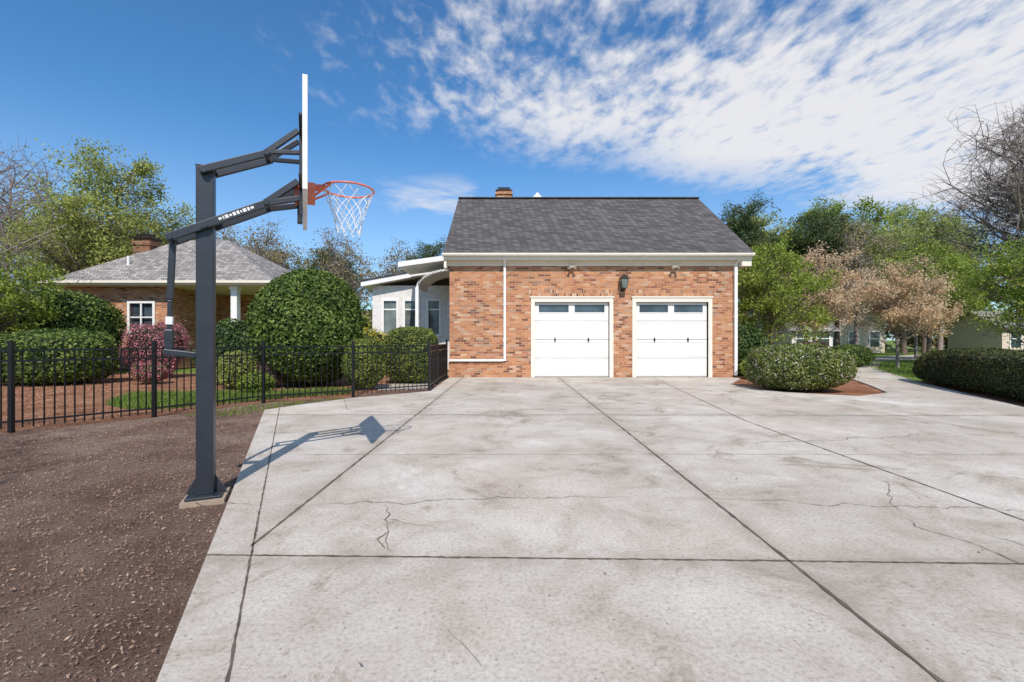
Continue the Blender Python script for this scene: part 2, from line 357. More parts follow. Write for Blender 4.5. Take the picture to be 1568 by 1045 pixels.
def crack(a,b,amp,w,step=.05):
    L=math.hypot(b[0]-a[0],b[1]-a[1]); k=int(L/step); pts=[a]; w1=0; nx,ny=-(b[1]-a[1])/L,(b[0]-a[0])/L
    for i in range(1,k):
        t=i/k; w1=w1*.93+random.gauss(0,amp*.55); q=w1*min(1,5*min(t,1-t))+random.gauss(0,.006)
        pts.append((a[0]+(b[0]-a[0])*t+nx*q,a[1]+(b[1]-a[1])*t+ny*q))
    pts.append(b); ribbon(j,pts,w,z=.006,wob=.0010,step=.02,taper=True,m=1)
crack((-1.9,3.42),(1.1,3.62),.03,.007); crack((1.1,3.6),(4.9,3.2),.03,.006); crack((-.95,3.45),(-.67,2.62),.03,.007); crack((-2.7,3.5),(-1.9,3.42),.02,.007)
crack((2.9,2.4),(2.75,3.2),.03,.008); crack((0,10.2),(5,9.0),.05,.009); crack((2.4,5.4),(6.2,6.2),.05,.008); crack((3.2,2.4),(3.0,3.0),.03,.007)
crack((2.75,3.2),(3.3,4.2),.03,.005); crack((-.95,3.2),(-.5,3.05),.03,.004); crack((-1.9,7.5),(-.4,9.6),.05,.008); crack((-.3,2.0),(-.1,1.7),.02,.002)
crack((-.8,2.95),(-.74,2.70),.02,.010); crack((4.0,8.2),(5.2,11),.05,.008)
jo=j.build('driveway_joints',[JOINT,CRACK]); adopt(jo,drv)

# litter
def in_poly(x,y,P):
    ins=np.zeros(len(x),bool); k=len(P)-1
    for i in range(len(P)):
        xi,yi=P[i]; xj,yj=P[k]; c=((yi>y)!=(yj>y))&(x<(xj-xi)*(y-yi)/(yj-yi+1e-12)+xi); ins^=c; k=i
    return ins
LIT=leafmat('leaf_litter',(.11,.055,.035),(.25,.15,.105),(.42,.30,.22),0,6)
def scatter(name,poly,n,size,z,mat,tilt=.5,asp=.5):
    A=np.array(poly); x=rng.uniform(A[:,0].min(),A[:,0].max(),n); y=rng.uniform(A[:,1].min(),A[:,1].max(),n); k=in_poly(x,y,poly)
    P=np.stack([x[k],y[k],z+rng.random(k.sum())*.018],1); V=quads(P,size,asp,np.tile([0,0,1.],(len(P),1)),tilt)
    return obj(name,quadmesh(name,V,mat))
scatter('leaf_litter',[(-7,1),(-1.05,1),(-1.95,3),(-4.4,8.1),(-4.7,9.0),(-5.8,7.4),(-7,6.1)],40000,.022,-.026,LIT,.7,.38)
scatter('leaf_litter',[(-3.6,1),(-1.0,1),(-1.9,2.9),(-3.2,5.6),(-4.2,5)],24000,.012,-.027,LIT,.7,.4)
scatter('straw_litter',[(-16,4),(-7,6.3),(-5,9.3),(-2.2,11.6),(-2.2,17),(-16,17)],24000,.09,-.024,leafmat('straw_litter',(.16,.07,.035),(.34,.18,.10),(.52,.33,.2),0,2),.6,.12)
scatter('fallen_leaf',[(-1,1.7),(5,1.7),(6,9),(-2.5,9)],45,.03,.007,LIT,.4)
scatter('bark_debris',[(-1.6,2.9),(-1.9,2.9),(-4.5,8.1),(-4.2,8.1)],700,.018,.007,LIT,.4)
GB=leafmat('grass_blades',(.06,.105,.018),(.14,.22,.03),(.28,.34,.08),.3,3)
def grass(name,poly,n,h,z=-.03,mat=None):
    A=np.array(poly); x=rng.uniform(A[:,0].min(),A[:,0].max(),n); y=rng.uniform(A[:,1].min(),A[:,1].max(),n); k=in_poly(x,y,poly); x=x[k];y=y[k];n=len(x)
    a=rng.uniform(0,6.28,n); w=.006*np.ones(n); hh=h*rng.uniform(.5,1.4,n); lx=rng.normal(0,.35,n)*hh; ly=rng.normal(0,.35,n)*hh; zz=np.full(n,z)
    c,s=np.cos(a)*w,np.sin(a)*w
    V=np.stack([np.stack([x-c,y-s,zz],1),np.stack([x+c,y+s,zz],1),np.stack([x+lx+c*.3,y+ly+s*.3,zz+hh],1),np.stack([x+lx-c*.3,y+ly-s*.3,zz+hh],1)],1).reshape(-1,3)
    obj(name,quadmesh(name,V,mat or GB))
grass('grass',LAWN,26000,.09)
grass('grass',[(-4.5,7.6),(-4.3,8.3),(-3.5,9.7),(-3.6,9.95),(-4.8,9.1),(-5.6,7.7),(-5,7.4)],2200,.05)
grass('grass',[(12.5,15),(26,15),(30,30),(20,27),(16,20.4),(12.9,15.2)],40000,.10)

# ------------------------------------------------------------ brick house with garage
H=empty('brick_house',(2.7,15.2,0)); Y=15.22
w=MB()
w.box(-2.04,.80,Y,Y+.3,0,4.0); w.box(3.28,4.17,Y,Y+.3,0,4.0); w.box(6.57,7.5,Y,Y+.3,0,4.0)
w.box(.80,3.28,Y,Y+.3,2.5,4.0); w.box(4.17,6.57,Y,Y+.3,2.5,4.0)
w.box(-2.04,-1.74,Y+.3,23.2,0,4.0); w.box(7.2,7.5,Y+.3,23.2,0,4.0); w.box(-1.74,7.2,22.9,23.2,0,4.0)
for x in (-2.04,7.2):
    w.add([(x,Y,4.0),(x,23.2,4.0),(x,19.2,6.85),(x+.3,Y,4.0),(x+.3,23.2,4.0),(x+.3,19.2,6.85)],[(0,2,1),(3,4,5),(0,1,4,3),(1,2,5,4),(2,0,3,5)])
w.build('walls',BRICK,H)
w=MB()
for a,b_ in ((-2.065,.67),(3.41,4.04),(6.70,7.39)): w.box(a,b_,Y-.025,Y-.001,0,.44)
w.build('water_table',BRICK,H)
w=MB()
for a,b_ in ((-2.065,.67),(3.41,4.04),(6.70,7.39)): w.box(a,b_,Y-.035,Y-.001,.442,.50)
w.build('water_table_cap',SOLD,H)
w=MB()
for a,b_ in ((.60,3.48),(3.97,6.77)): w.box(a,b_,Y-.006,Y-.0015,2.70,2.91)
w.build('door_lintels',SOLD,H)
w=MB(); w.box(-1.74,7.2,Y+.5,Y+.55,0.01,4); w.build('interior',DARKI,H)
r=MB(); x0,x1=-2.19,7.88
ez,rz=4.10,7.18; ey,ry,by=14.82,19.2,23.58
r.add([(x0,ey,ez),(x1,ey,ez),(x1,ry,rz),(x0,ry,rz),(x0,by,ez),(x1,by,ez),(x0,ey,ez-.05),(x1,ey,ez-.05),(x1,ry,rz-.05),(x0,ry,rz-.05),(x0,by,ez-.05),(x1,by,ez-.05)],
 [(0,1,2,3),(3,2,5,4),(6,9,8,7),(9,10,11,8),(0,6,7,1),(4,5,11,10),(0,3,9,6),(3,4,10,9),(1,7,8,2),(2,8,11,5)])
r.build('roof',ROOF,H)
r=MB(); r.bar((x0,ry,rz+.015),(x1,ry,rz+.015),.24,.04); r.build('ridge_cap',ROOF,H)
c=MB()
c.box(-2.10,7.56,14.95,Y-.003,3.86,3.90)
c.box(-2.10,7.56,Y-.05,Y-.004,3.70,3.858)
c.box(-2.10,7.56,Y-.10,Y-.052,3.79,3.857)
c.box(-2.19,7.88,14.90,14.948,3.86,4.045)
for xx,s_ in ((-2.19,1),(7.83,-1)):
    c.bar((xx+.025,ey+.1,ez-.10),(xx+.025,ry,rz-.15),.05,.18); c.bar((xx+.025,by-.1,ez-.10),(xx+.025,ry,rz-.15),.05,.18)
c.box(-2.19,-2.102,14.95,Y+.25,3.60,3.90); c.box(7.562,7.88,14.95,Y+.25,3.66,3.90)
c.build('cornice',CREAM,H,bevel=.006)
g=MB()
pr=[(0,0),(-.10,.02),(-.12,.06),(-.12,.105),(-.105,.105),(-.105,.07),(0,.07)]
g.add([(x,14.897+a,3.955+b_) for x in (-2.22,7.91) for a,b_ in pr],[tuple(range(6,-1,-1)),tuple(range(7,14))]+[(i,(i+1)%7,(i+1)%7+7,i+7) for i in range(7)])
g.build('gutter',CREAM,H)
g=MB()
g.box(-.24,-.16,Y-.10,Y-.03,.54,3.70); g.box(-2.04,-.243,Y-.11,Y-.03,.53,.60); g.bar((-.2,Y-.07,3.70),(-.2,14.9,3.93),.08,.06)
for z in (1.2,2.4,3.4): g.box(-.26,-.14,Y-.108,Y-.001,z,z+.03)
g.box(7.40,7.50,Y-.12,Y-.03,.06,3.76); g.bar((7.45,Y-.07,3.76),(7.6,14.9,3.95),.09,.07)
for z in (.4,2.0,3.4): g.box(7.385,7.515,Y-.125,Y-.001,z,z+.03)
g.build('downspouts',WHITE,H,bevel=.008)
for gi,(a,b_) in enumerate(((.80,3.28),(4.17,6.57))):
    t=MB()
    t.box(a-.13,a,Y-.035,Y+.12,0,2.5); t.box(b_,b_+.13,Y-.035,Y+.12,0,2.5); t.box(a-.13,b_+.13,Y-.035,Y+.12,2.502,2.64); t.box(a-.16,b_+.16,Y-.06,Y-.002,2.642,2.69)
    t.build('door_casing',CREAM,H,bevel=.005)
    D=MB(); yy=Y+.09; W=b_-a; mid=(a+b_)/2; hs=2.49/4
    for k in range(4):
        z0,z1=.015+k*hs,.015+(k+1)*hs-.014
        if k<3:
            D.box(a,b_,yy,yy+.04,z0,z1)
            for (p,q) in ((a+.06,mid-.04),(mid+.04,b_-.06)):
                D.box(p,q,yy-.010,yy-.001,z0+.05,z0+.085); D.box(p,q,yy-.010,yy-.001,z1-.085,z1-.05)
                D.box(p,p+.03,yy-.010,yy-.001,z0+.087,z1-.087); D.box(q-.03,q,yy-.010,yy-.001,z0+.087,z1-.087)
        else:
            wz0,wz1=z0+.28,z1-.07
            D.box(a,b_,yy,yy+.04,z0,wz0); D.box(a,b_,yy,yy+.04,wz1,z1)
            e=[a,a+.14,mid-.10,mid+.10,b_-.14,b_]
            D.box(e[0],e[1],yy,yy+.04,wz0,wz1); D.box(e[2],e[3],yy,yy+.04,wz0,wz1); D.box(e[4],e[5],yy,yy+.04,wz0,wz1)
            for (p,q) in ((e[1],e[2]),(e[3],e[4])):
                D.box(p-.02,q+.02,yy-.012,yy-.001,wz0-.03,wz0); D.box(p-.02,q+.02,yy-.012,yy-.001,wz1,wz1+.03)
    D.build('garage_door',[DOORW,BLACK],H,bevel=.004)
    Gm=MB(); Gm.box(a+.1,b_-.1,yy+.022,yy+.03,2.0,2.48); Gm.build('door_windows',GLASS,H)
    hd=MB()
    for u in (mid-.56,mid+.56):
        hd.tube([(u,yy-.02,1.19),(u,yy-.05,1.21),(u,yy-.05,1.27),(u,yy-.02,1.29)],.012,8); hd.box(u-.03,u+.03,yy-.022,yy-.013,1.21,1.27); hd.box(u-.012,u+.012,yy-.022,yy-.013,1.15,1.33)
    hd.build('door_handles',BLACK,H)
    s_=MB(); s_.box(a,b_,yy-.005,yy+.045,.0,.014); s_.build('door_seal',BLACK,H)
l=MB(); lx=3.72
l.box(lx-.06,lx+.06,Y-.02,Y-.001,2.85,3.15); l.tube([(lx,Y-.02,3.0),(lx,Y-.12,2.9),(lx,Y-.2,2.95)],.012,6)
def fr(z0,z1,a,b_,m):
    l.add([(lx+s*a,Y-.2+t*a,z0) for s,t in ((-1,-1),(1,-1),(1,1),(-1,1))]+[(lx+s*b_,Y-.2+t*b_,z1) for s,t in ((-1,-1),(1,-1),(1,1),(-1,1))],[(0,3,2,1),(4,5,6,7),(0,1,5,4),(1,2,6,5),(2,3,7,6),(3,0,4,7)],m)
fr(2.90,2.95,.04,.08,0); fr(2.95,3.25,.075,.115,1); fr(3.25,3.27,.14,.14,0); fr(3.27,3.38,.13,.04,0); fr(3.38,3.43,.03,.02,0)
for s,t in ((-1,-1),(1,-1),(1,1),(-1,1)): l.bar((lx+s*.078,Y-.2+t*.078,2.95),(lx+s*.118,Y-.2+t*.118,3.25),.016,.016)
l.build('wall_lantern',[BRONZE,GLASSL],H)
for fx in (2.02,5.41):
    l=MB(); l.box(fx-.08,fx+.08,Y-.16,Y-.06,3.62,3.69); 
    for s in (-1,1): l.tube([(fx+s*.05,Y-.14,3.66),(fx+s*.08,Y-.20,3.63),(fx+s*.10,Y-.25,3.60)],[.025,.035,.05],10)
    l.build('flood_light',FLOODC,H)
w=MB(); w.box(-1.2,10,25.5,36,0,6.2)
for x in (-1.2,9.7): w.add([(x,25.5,6.2),(x,36,6.2),(x,30.7,9.6),(x+.3,25.5,6.2),(x+.3,36,6.2),(x+.3,30.7,9.6)],[(0,2,1),(3,4,5),(0,1,4,3),(1,2,5,4),(2,0,3,5)])
w.box(1,6,23.2,25.5,0,3.6)
w.box(-.95,.05,30,31,9,11.05); w.box(-1.02,.12,29.93,31.07,10.8,10.98); w.build('rear_walls_and_chimney',BRICK,H)
w=MB(); w.add([(-1.5,25,5.95),(10.3,25,5.95),(10.3,30.7,9.75),(-1.5,30.7,9.75),(-1.5,36.4,5.95),(10.3,36.4,5.95)],[(0,1,2,3),(3,2,5,4)]); w.build('rear_roof',ROOF,H)
w=MB(); w.box(-1.0,.1,29.95,31.05,11.052,11.10); w.box(-.85,-.05,30.15,30.85,11.1,11.32); w.build('chimney_cap',BLACK,H)
w=MB(); w.add([(1.2,30,10.35),(2.3,30,10.35),(1.75,30,10.95),(1.2,32,10.35),(2.3,32,10.35),(1.75,32,10.95)],[(0,1,2),(3,5,4),(0,2,5,3),(1,4,5,2)]); w.box(1.3,2.2,30.1,31.9,9,10.348); w.build('cupola',WHITE,H)

# ------------------------------------------------------------ sunroom wing
S=empty('sunroom',(-4,19,0)); w=MB()
wins=[(-5.30,-4.72),(-4.42,-3.82),(-3.45,-2.95)]
xs=[-5.75]+[q for p in wins for q in p]+[-2.1]
for i in range(0,len(xs),2): w.box(xs[i],xs[i+1],19,19.15,0,3.5)
for p,q in wins: w.box(p,q,19,19.15,0,1.45); w.box(p,q,19,19.15,2.9,3.5)
w.box(-5.75,-5.6,19.15,24,0,3.5); w.box(-5.6,-2.1,23.85,24,0,3.5); w.build('walls',SIDING,S)
w=MB()
for p,q in wins:
    w.box(p,q,19.06,19.08,1.45,2.9,1)
    for a,b_ in ((p-.06,p+.03),(q-.03,q+.06)): w.box(a,b_,18.97,18.998,1.39,2.96)
    w.box(p+.032,q-.032,18.97,18.998,2.86,2.96); w.box(p+.032,q-.032,18.96,18.998,1.39,1.48); w.box(p,q,19.03,19.055,2.48,2.54)
w.build('windows',[WHITE,GLASSL],S)
w=MB()
w.add([(-6.1,18.6,3.42),(-3.7,18.6,3.86),(-2.06,18.6,3.86),(-2.06,24,3.86),(-3.7,24,3.86),(-6.1,24,3.42),(-6.1,18.6,3.62),(-3.7,18.6,4.06),(-2.06,18.6,4.06),(-2.06,24,4.06),(-3.7,24,4.06),(-6.1,24,3.62)],
 [(5,4,3,2,1,0),(6,7,8,9,10,11),(0,1,7,6),(1,2,8,7),(2,3,9,8),(3,4,10,9),(4,5,11,10),(5,0,6,11)])
w.build('fascia_and_soffit',WHITE,S)
w=MB(); w.add([(-6.15,18.55,3.63),(-3.7,18.55,4.07),(-2.07,18.55,4.07),(-2.07,24,4.07),(-3.7,24,4.07),(-6.15,24,3.63),(-6.15,18.55,3.68),(-3.7,18.55,4.12),(-2.07,18.55,4.12),(-2.07,24,4.12),(-3.7,24,4.12),(-6.15,24,3.68)],
 [(5,4,3,2,1,0),(6,7,8,9,10,11),(0,1,7,6),(1,2,8,7),(2,3,9,8),(3,4,10,9),(4,5,11,10),(5,0,6,11)]); w.build('roof',ROOF,S)
w=MB()
w.add([(-4.05,16.4,3.86),(-2.06,16.4,4.14),(-2.06,18.4,4.14),(-4.05,18.4,3.86),(-4.05,16.4,4.04),(-2.06,16.4,4.32),(-2.06,18.4,4.32),(-4.05,18.4,4.04)],[(0,3,2,1),(4,5,6,7),(0,1,5,4),(1,2,6,5),(2,3,7,6),(3,0,4,7)])
A=[(-2.06-1.3*math.cos(t),3.15+.62*math.sin(t)) for t in np.linspace(0,math.pi/2,14)]
for (a0,b0),(a1,b1) in zip(A[:-1],A[1:]):
    w.add([(a0,16.6,b0),(a1,16.6,b1),(a1,16.6,b1+.09),(a0-.09,16.6,b0),(a0,18.3,b0),(a1,18.3,b1),(a1,18.3,b1+.09),(a0-.09,18.3,b0)],[(0,1,2,3),(4,7,6,5),(0,4,5,1),(3,2,6,7)])
w.box(-3.47,-3.35,16.6,16.72,0,3.15)
w.build('entry_canopy',WHITE,S)
w=MB(); w.box(-2.9,-2.2,24,26,0,5.6); w.build('rear_chimney',BRICK,S)

# ------------------------------------------------------------ pool house, left
Pn=empty('pool_house',(-14,20,0)); w=MB()
w.box(-18.7,-16.0,19.2,19.45,0,3.5); w.box(-15.0,-14.4,19.2,19.45,0,3.5); w.box(-16,-15,19.2,19.45,0,1.6); w.box(-16,-15,19.2,19.45,2.8,3.5)
w.box(-18.7,-18.45,19.45,27,0,3.5); w.box(-18.45,-10,26.75,27,0,3.5); w.box(-14.65,-14.4,19.45,22.8,0,3.5); w.box(-14.4,-12.2,22.8,23.0,0,3.5)
w.build('walls',BRICK,Pn)
w=MB(); w.box(-17.95,-17.15,21.7,22.3,4,6.05); w.box(-18.0,-17.1,21.65,22.35,5.75,5.95); w.build('chimney',BRICKD,Pn)
w=MB(); w.box(-18.05,-17.05,21.6,22.4,6.052,6.14); w.box(-17.85,-17.25,21.8,22.2,6.142,6.32); w.build('chimney_cap',BRONZE,Pn)
w=MB(); w.box(-16,-15,19.3,19.32,1.6,2.8,1); 
for a,b_,c_,d_ in ((-16.08,-15.98,1.52,2.88),(-15.02,-14.92,1.52,2.88),(-15.53,-15.47,1.6,2.8)): w.box(a,b_,19.15,19.19,c_,d_)
w.box(-15.978,-15.022,19.15,19.19,2.78,2.88); w.box(-15.978,-15.022,19.15,19.19,1.52,1.62); w.box(-15.96,-15.04,19.17,19.21,2.17,2.22)
w.build('window',[WHITE,GLASS],Pn)
rf=[(-19.1,18.7,3.66),(-9.7,18.7,3.66),(-9.7,27.3,3.66),(-19.1,27.3,3.66),(-16.6,23,6.25),(-14.2,23,6.25)]
w=MB(); w.add(rf,[(0,1,5,4),(1,2,5),(2,3,4,5),(3,0,4)]); w.build('roof',ROOFL,Pn)
w=MB(); w.box(-19.15,-9.65,18.6,18.72,3.50,3.64); w.box(-19.2,-9.6,18.5,18.6,3.56,3.66,1); w.box(-9.7,-9.58,18.722,27.3,3.5,3.66); w.box(-19.05,-9.72,18.724,27.2,3.48,3.51); w.build('eaves',[CREAM,CREAM],Pn)
w=MB()
for cx_,cy_ in ((-11.5,19.1),(-10.0,19.1),(-10.0,23.0)): w.box(cx_-.13,cx_+.13,cy_-.13,cy_+.13,.15,3.35); w.box(cx_-.18,cx_+.18,cy_-.18,cy_+.18,3.352,3.478); w.box(cx_-.18,cx_+.18,cy_-.18,cy_+.18,0,.148)
w.build('porch_columns',WHITE,Pn,bevel=.01)
w=MB(); w.tube([(-16.9,20.2,4.4),(-16.9,20.2,4.95)],.05,8); w.build('vent_pipe',WHITE,Pn)

# ------------------------------------------------------------ fence
F=empty('metal_fence',(-5,8,0)); fp=[(-11.5,4.6),(-9.2,5.35),(-6.83,6.25),(-5.85,7.5),(-4.95,9.15),(-3.5,10.15),(-2.02,11.3)]
f=MB()
def panel(f,a,b_,gate=False):
    L=math.hypot(b_[0]-a[0],b_[1]-a[1]); n=int(L/.105)
    for z in (1.10,.95,.12): f.bar((a[0],a[1],z),(b_[0],b_[1],z),.022,.026)
    for i in range(1,n):
        t=i/n; x=a[0]+(b_[0]-a[0])*t; y=a[1]+(b_[1]-a[1])*t; f.box(x-.007,x+.007,y-.007,y+.007,.03,1.10)
for a,b_ in zip(fp[:-1],fp[1:]): panel(f,a,b_)
for x,y in fp: f.box(x-.026,x+.026,y-.026,y+.026,-.05,1.20); f.box(x-.031,x+.031,y-.031,y+.031,1.201,1.222)
f.build('panels_and_posts',BLACK,F)
G=empty('metal_gate',(-2,13,0)); f=MB(); gp=[(-2.02,11.42),(-2.1,13.0),(-2.12,15.1)]
panel(f,gp[0],gp[1]); panel(f,gp[1],gp[2])
for x,y in gp[1:]: f.box(x-.03,x+.03,y-.03,y+.03,-.05,1.26)
f.box(-2.1,-2.0,11.5,11.58,.85,1.05); f.build('gate_panels',BLACK,G)

# ------------------------------------------------------------ basketball hoop
B=empty('basketball_hoop',(-2.42,3.63,0))
dr=Vector((.912,.41,0)).normalized(); pp=Vector((-.41,.912,0)).normalized(); O=Vector((-2.42,3.63,0))
def P3(L,z,s=0): return O+dr*L+pp*s+Vector((0,0,z))
p=MB()
p.bar(P3(0,.03),P3(0,2.60),.118,.118); p.bar(P3(0,.012),P3(0,.03),.26,.24)
p.bar(P3(0,2.602),P3(0,2.612),.126,.126)
for a,b_ in ((.062,.14),(-.062,-.14)):
    q=[P3(a,.03,0),P3(b_,.03,0),P3(a,.17,0)]; o_=pp*.006
    p.add([x-o_ for x in q]+[x+o_ for x in q],[(0,1,2),(3,5,4),(0,3,4,1),(1,4,5,2),(2,5,3,0)])
for s in (-.085,.085):
    p.bar(P3(-.03,2.555,s),P3(.46,2.775,s),.03,.055)
    p.bar(P3(-.24,2.01,s),P3(.46,2.37,s),.03,.06)
    p.bar(P3(.42,2.76,s),P3(.665,2.98,s*1.3),.03,.045); p.bar(P3(.43,2.775,s),P3(.68,2.80,s*1.3),.03,.035)
    p.bar(P3(.42,2.355,s),P3(.665,2.56,s*1.3),.035,.05); p.bar(P3(.42,2.35,s),P3(.68,2.42,s*1.3),.035,.045)
    p.bar(P3(.685,2.28,s*1.3),P3(.685,3.0,s*1.3),.025,.025)
p.bar(P3(.685,2.95,-.5),P3(.685,2.95,.5),.025,.025); p.bar(P3(.685,2.5,-.5),P3(.685,2.5,.5),.025,.025)
p.bar(P3(-.215,2.03),P3(-.235,1.55),.042,.042); p.bar(P3(-.235,1.549),P3(-.24,1.20),.03,.03,0)
p.bar(P3(-.24,1.32),P3(-.24,1.17),.055,.055); p.bar(P3(-.27,1.15),P3(-.06,1.12),.09,.045)
for L,z in ((0,2.56),(0,2.13),(.43,2.36),(.43,2.765),(-.22,2.02)): p.tube([P3(L,z,-.112),P3(L,z,.112)],.018,10)
p.build('pole_and_arms',POLE,B,bevel=.006)
q=MB(); q.bar(P3(-.236,1.42),P3(-.238,1.36),.045,.045)
def arm(L): return 2.01+(L+.24)*(.36/.70)
x_=.10
for k,wd in enumerate((.020,.008,.022,.014,.020,.016,.010,.022,.016,.020)):
    q.bar(P3(x_,arm(x_)+.002,-.1015),P3(x_+wd,arm(x_+wd)+.002,-.1015),.0025,.026 if k%3 else .018); x_+=wd+.008
q.build('adjuster_collar_and_decal',NETM,B)
q=MB(); q.bar(P3(0,-.05),P3(0,.008),.31,.29); q.build('footing',plain('footing_concrete',(.34,.26,.19),.9),B)
m,nt,b=newmat('backboard_glass'); b.inputs['Roughness'].default_value=.08; b.inputs['Transmission Weight'].default_value=.85
nt.links.new(ramp(nt,noise(nt,coords(nt),3,2),[(.3,(.75,.8,.83)),(.7,(.85,.88,.9))]),b.inputs['Base Color'])
BG=m
q=MB(); bl=.717; hw=.685; z0,z1=2.33,3.16
q.add([P3(l_,z,s) for l_ in (bl-.006,bl+.006) for s,z in ((-hw+.03,z0+.03),(hw-.03,z0+.03),(hw-.03,z1-.03),(-hw+.03,z1-.03))],[(0,3,2,1),(4,5,6,7),(0,1,5,4),(1,2,6,5),(2,3,7,6),(3,0,4,7)])
q.build('backboard',BG,B)
q=MB(); T=.045
def fb(s0,za,s1,zb):
    q.add([P3(l_,z,s) for l_ in (bl-.018,bl+.018) for s,z in ((s0,za),(s1,za),(s1,zb),(s0,zb))],[(0,3,2,1),(4,5,6,7),(0,1,5,4),(1,2,6,5),(2,3,7,6),(3,0,4,7)])
fb(-hw,z0,-hw+T,z1); fb(hw-T,z0,hw,z1); fb(-hw+T,z0,hw-T,z0+T); fb(-hw+T,z1-T,hw-T,z1)
q.build('backboard_frame',NETM,B,bevel=.004)
q=MB()
def tb(s0,za,s1,zb): q.add([P3(l_,z,s) for l_ in (bl+.007,bl+.009) for s,z in ((s0,za),(s1,za),(s1,zb),(s0,zb))],[(0,3,2,1),(4,5,6,7)])
tb(-.3,2.62,-.26,3.05); tb(.26,2.62,.3,3.05); tb(-.26,3.01,.26,3.05); tb(-.26,2.62,.26,2.66); q.build('target_square',WHITE,B)
q=MB(); rc=P3(bl+.355,2.575); Rr=.215
q.tube([rc+Vector((math.cos(t)*Rr,math.sin(t)*Rr,0)) for t in np.linspace(0,2*math.pi,41)],.009,8,cap=False)
q.bar(P3(bl+.015,2.50),P3(bl+.08,2.50),.16,.15); q.bar(P3(bl+.03,2.55),P3(bl+.16,2.568),.12,.025)
q.bar(P3(bl-.05,2.40),P3(bl-.05,2.56),.12,.06)
q.bar(P3(bl+.07,2.47,.06),P3(bl+.20,2.566,.14),.012,.018); q.bar(P3(bl+.07,2.47,-.06),P3(bl+.20,2.566,-.14),.012,.018)
q.build('rim',ORANGE,B,smooth=False,bevel=.003)
q=MB(); q.bar(P3(bl-.04,2.24),P3(bl-.04,2.39),.09,.04); q.build('lower_bracket',POLE,B)
q=MB(); lv=[(.212,0),(.19,-.07),(.16,-.15),(.13,-.23),(.11,-.31),(.105,-.40)]
for k in range(5):
    for i in range(10):
        o_=.5*(k%2)
        for s in (-.5,.5):
            a=2*math.pi*(i+o_)/10; c_=2*math.pi*(i+o_+s)/10; r0_,h0=lv[k]; r1_,h1=lv[k+1]; jz=random.gauss(0,.008)
            q.tube([rc+Vector((math.cos(a)*r0_,math.sin(a)*r0_,h0)),rc+Vector((math.cos((a+c_)/2)*(r0_+r1_)/2*1.01,math.sin((a+c_)/2)*(r0_+r1_)/2*1.01,(h0+h1)/2+jz)),rc+Vector((math.cos(c_)*r1_,math.sin(c_)*r1_,h1))],.0034,4,cap=False)
q.build('net',NETM,B)

# ------------------------------------------------------------ shrubs
bush('round_bush',-5.52,12.6,2.75,2.75,3.12,L_SHEAR,36000,.09,2.2,.07,3)
bush('hedge',-16.4,16.5,3.9,2.5,2.95,L_SHEAR,24000,.12,3.0,.08,5,loose=.03)
bush('hedge',-13.2,13.2,3.0,2.0,1.5,L_SHEAR,15000,.09,3,.08,6,loose=.03)
bush('shrub',-7.9,13.2,2.0,1.8,1.75,L_DARK,11000,.09,2.2,.14,8,loose=.05)
bush('shrub',-7.1,11.9,1.1,1.0,.9,L_YEL,5000,.06,2.2,.2,9,loose=.15)
bush('azalea',-11.8,15.2,1.9,1.4,1.8,L_RED,14000,.06,2.1,.25,10,P_PINK,.45,loose=.15)
bush('azalea',-10.4,13.2,.9,.8,.6,L_SHEAR,5000,.05,2.2,.2,11,P_PINK,.55,loose=.1)
bush('boxwood',-2.95,13.6,1.6,1.5,1.62,L_BOX,16000,.055,3.0,.06,12)
bush('boxwood',-3.75,11.7,1.0,.95,1.3,L_BOX,10000,.055,2.4,.09,13)
bush('forsythia',-5.0,16.4,1.4,1.0,1.6,L_SPRING,5000,.07,2.2,.15,14,P_YEL,.6,loose=.1)
tree('holly_tree',-15.9,13.9,L_SPRING,h=4.3,rx=1.55,z0=.4,ncl=34,cr=.6,lpc=420,ls=.09,r0=.07,seed=15,twigs=4)
bush('shrub',-5.9,10.6,.8,.7,.5,L_SPRING,3500,.05,2.1,.2,16,loose=.2)
bush('shrub',-6.3,12.0,.7,.7,.8,L_RED,2500,.05,2.1,.2,18,loose=.2)
bush('flowering_shrub',7.2,11.55,2.3,2.0,1.12,L_BOX,28000,.05,2.6,.08,20,P_WHITE,.08,loose=.02)
bush('shrub',8.1,16.2,1.3,1.5,1.9,L_DARK,12000,.10,2.3,.14,21,loose=.04)
bush('shrub',7.9,14.7,.9,.9,.65,L_SPRING,4000,.06,2.2,.12,22,loose=.1)
bush('hedge',11.35,10.5,1.25,7.2,1.0,L_HEDGE,44000,.05,4.5,.07,23,rot=-.40,loose=.01)
bush('shrub',15.5,21,2.0,1.4,1.0,L_SHEAR,6000,.08,2.4,.1,24)
bush('azalea',17,26,2.4,1.6,1.1,L_SHEAR,5000,.10,2.4,.1,25,P_PINK,.5,loose=.1)
bush('shrub',13.2,21.5,2.6,1.4,1.0,L_OLIVE,6000,.08,2.4,.15,26,P_PINK,.2,loose=.1)

